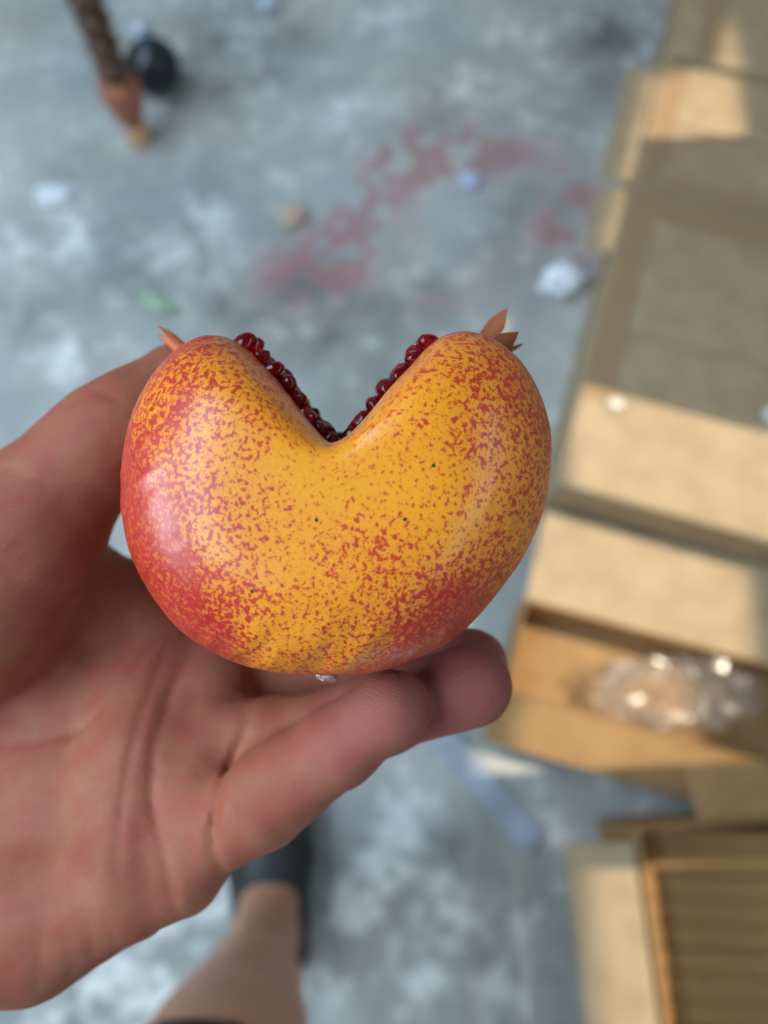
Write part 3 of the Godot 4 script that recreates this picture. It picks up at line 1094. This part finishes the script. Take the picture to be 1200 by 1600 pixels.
	# papery crowns on the two lobes and the clear bead below
	var papery := mat(lin(0.24, 0.065, 0.015), 0.55, 0.4)
	papery.backlight_enabled = true
	papery.backlight = Color(0.15, 0.07, 0.03)
	crown(fruit, Vector3(28.3, 35.4, -6.0), Vector3(0.68, 0.72, -0.15), papery, 0.88, 5, 3.5, -0.02, 0.22)
	var rosy := mat(lin(0.52, 0.12, 0.04), 0.5, 0.4)
	crown(fruit, Vector3(-30.6, 34.9, -5.5), Vector3(-0.75, 0.66, -0.05), rosy, 0.85, 6, 2.0, -0.16, -0.08)
	var glass := StandardMaterial3D.new()
	glass.albedo_color = Color(0.95, 0.93, 0.92, 0.08)
	glass.refraction_enabled = true
	glass.refraction_scale = 0.05
	glass.roughness = 0.05
	part("clear_bead", lump(Vector3(2.3, 2.0, 2.2) * 0.001, 91, 0.8, 0.25, 16), glass, fruit, Transform3D(Basis(), Vector3(-2.4, -28.0, -5.0) * 0.001))


func average(a: PackedVector3Array, many: int) -> Vector3:
	var sum := Vector3.ZERO
	for i in many:
		sum += a[i]
	return sum.normalized()


func crown(fruit: Node3D, at: Vector3, towards: Vector3, m: Material, size: float, sd: int, wide: float, lean_least: float, lean_most: float) -> void:
	var r := RandomNumberGenerator.new()
	r.seed = sd
	var holder := Node3D.new()
	holder.name = "crown"
	fruit.add_child(holder, true)
	var y := towards.normalized()
	var x := y.cross(Vector3.BACK).normalized()
	holder.transform = Transform3D(Basis(x, y, x.cross(y)), at * 0.001)
	for k in 6:
		var st := SurfaceTool.new()
		st.begin(Mesh.PRIMITIVE_TRIANGLES)
		var v := PackedVector3Array()
		var idx := PackedInt32Array()
		var tall := r.randf_range(7.5, 11.5) * size
		var lean := r.randf_range(lean_least, lean_most)
		for side in 2:
			for j in 9:
				var t := j / 8.0
				var half := PI / 6 * (1.0 if t < 0.62 else (1.0 - t) / 0.38) * 1.02
				for i in 5:
					var a := (i - 2) / 2.0 * half + k * TAU / 6
					var rad := maxf((wide + tall * t * lean + 0.4 * t * t) * size, 0.5) - side * 0.3
					v.append(Vector3(cos(a) * rad, t * tall - 1.5, sin(a) * rad) * 0.001)
		for side in 2:
			for j in 8:
				for i in 4:
					var a := side * 45 + j * 5 + i
					if side == 0:
						idx.append_array([a, a + 1, a + 5, a + 1, a + 6, a + 5])
					else:
						idx.append_array([a, a + 5, a + 1, a + 1, a + 5, a + 6])
		part("petal", array_mesh(v, normals_of(v, idx), null, null, idx), m, holder)


# yellow skin with clusters of red speckles, denser over the cheeks, the foot and the lobes
func fruit_skin(w: int, angle_at: PackedFloat32Array, base: float, side: int) -> ImageTexture:
	var blotch := fnl(71, 0.82, 3)
	var dots := fnl(72, 1.9, 2)
	var area := fnl(73, 0.075, 3)
	var data := PackedByteArray()
	data.resize(w * w * 3)
	var gold := Color(0.82, 0.315, 0.010)
	var amber := Color(0.72, 0.20, 0.014)
	var crimson := Color(0.50, 0.024, 0.014)
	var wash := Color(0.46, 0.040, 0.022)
	var ruby := Color(0.38, 0.010, 0.016)
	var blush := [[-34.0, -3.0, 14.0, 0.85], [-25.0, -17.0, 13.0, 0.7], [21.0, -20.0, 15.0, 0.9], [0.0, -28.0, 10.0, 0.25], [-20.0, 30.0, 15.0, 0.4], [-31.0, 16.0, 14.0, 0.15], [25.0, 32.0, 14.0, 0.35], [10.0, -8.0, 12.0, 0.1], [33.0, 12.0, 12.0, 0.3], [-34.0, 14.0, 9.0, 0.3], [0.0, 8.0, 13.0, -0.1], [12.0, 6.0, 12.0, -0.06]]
	for y in w:
		for x in w:
			var d := Vector2((x + 0.5) / w - 0.5, 0.5 - (y + 0.5) / w) / 0.485
			var rr := minf(d.length(), 1.0)
			var a := fposmod(d.angle() - base, TAU) / TAU * 8192.0
			var k := angle_at[int(a) % 8192]
			var flat := fruit_xy(k, rr * PI / 2)
			var p := Vector3(flat.x, flat.y, FRUIT_T * cos(rr * PI / 2))
			if side == 1:
				p.z = -p.z
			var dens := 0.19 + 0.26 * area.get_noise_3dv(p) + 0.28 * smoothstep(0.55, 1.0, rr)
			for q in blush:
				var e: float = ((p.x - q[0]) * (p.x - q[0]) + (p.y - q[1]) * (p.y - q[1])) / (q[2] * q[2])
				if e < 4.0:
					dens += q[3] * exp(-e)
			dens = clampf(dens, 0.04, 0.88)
			var b := blotch.get_noise_3dv(p)
			var t := dots.get_noise_3dv(p)
			var s := smoothstep(-0.05, 0.07, b + 0.36 * t - (0.47 - 0.70 * dens))
			s = maxf(s, 0.9 * smoothstep(-0.05, 0.07, t - (0.58 - 0.42 * dens)))
			var c := gold.lerp(amber, clampf(dens * 0.9 + 0.35 * b, 0.0, 1.0))
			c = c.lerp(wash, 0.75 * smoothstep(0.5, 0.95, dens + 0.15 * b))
			c = c.lerp(crimson.lerp(ruby, clampf(dens - 0.35 + 0.4 * t, 0.0, 1.0)), s * 0.96)
			for q in [Vector2(-2.0, 2.4), Vector2(-12.2, -8.8), Vector2(16.3, 10.9), Vector2(11.8, 2.5)]:
				if side == 0 and flat.distance_squared_to(q) < 0.09:
					c = Color(0.012, 0.008, 0.006)
			c = c.linear_to_srgb()
			var i := (y * w + x) * 3
			data[i] = int(c.r * 255)
			data[i + 1] = int(c.g * 255)
			data[i + 2] = int(c.b * 255)
	return ImageTexture.create_from_image(Image.create_from_data(w, w, false, Image.FORMAT_RGB8, data))
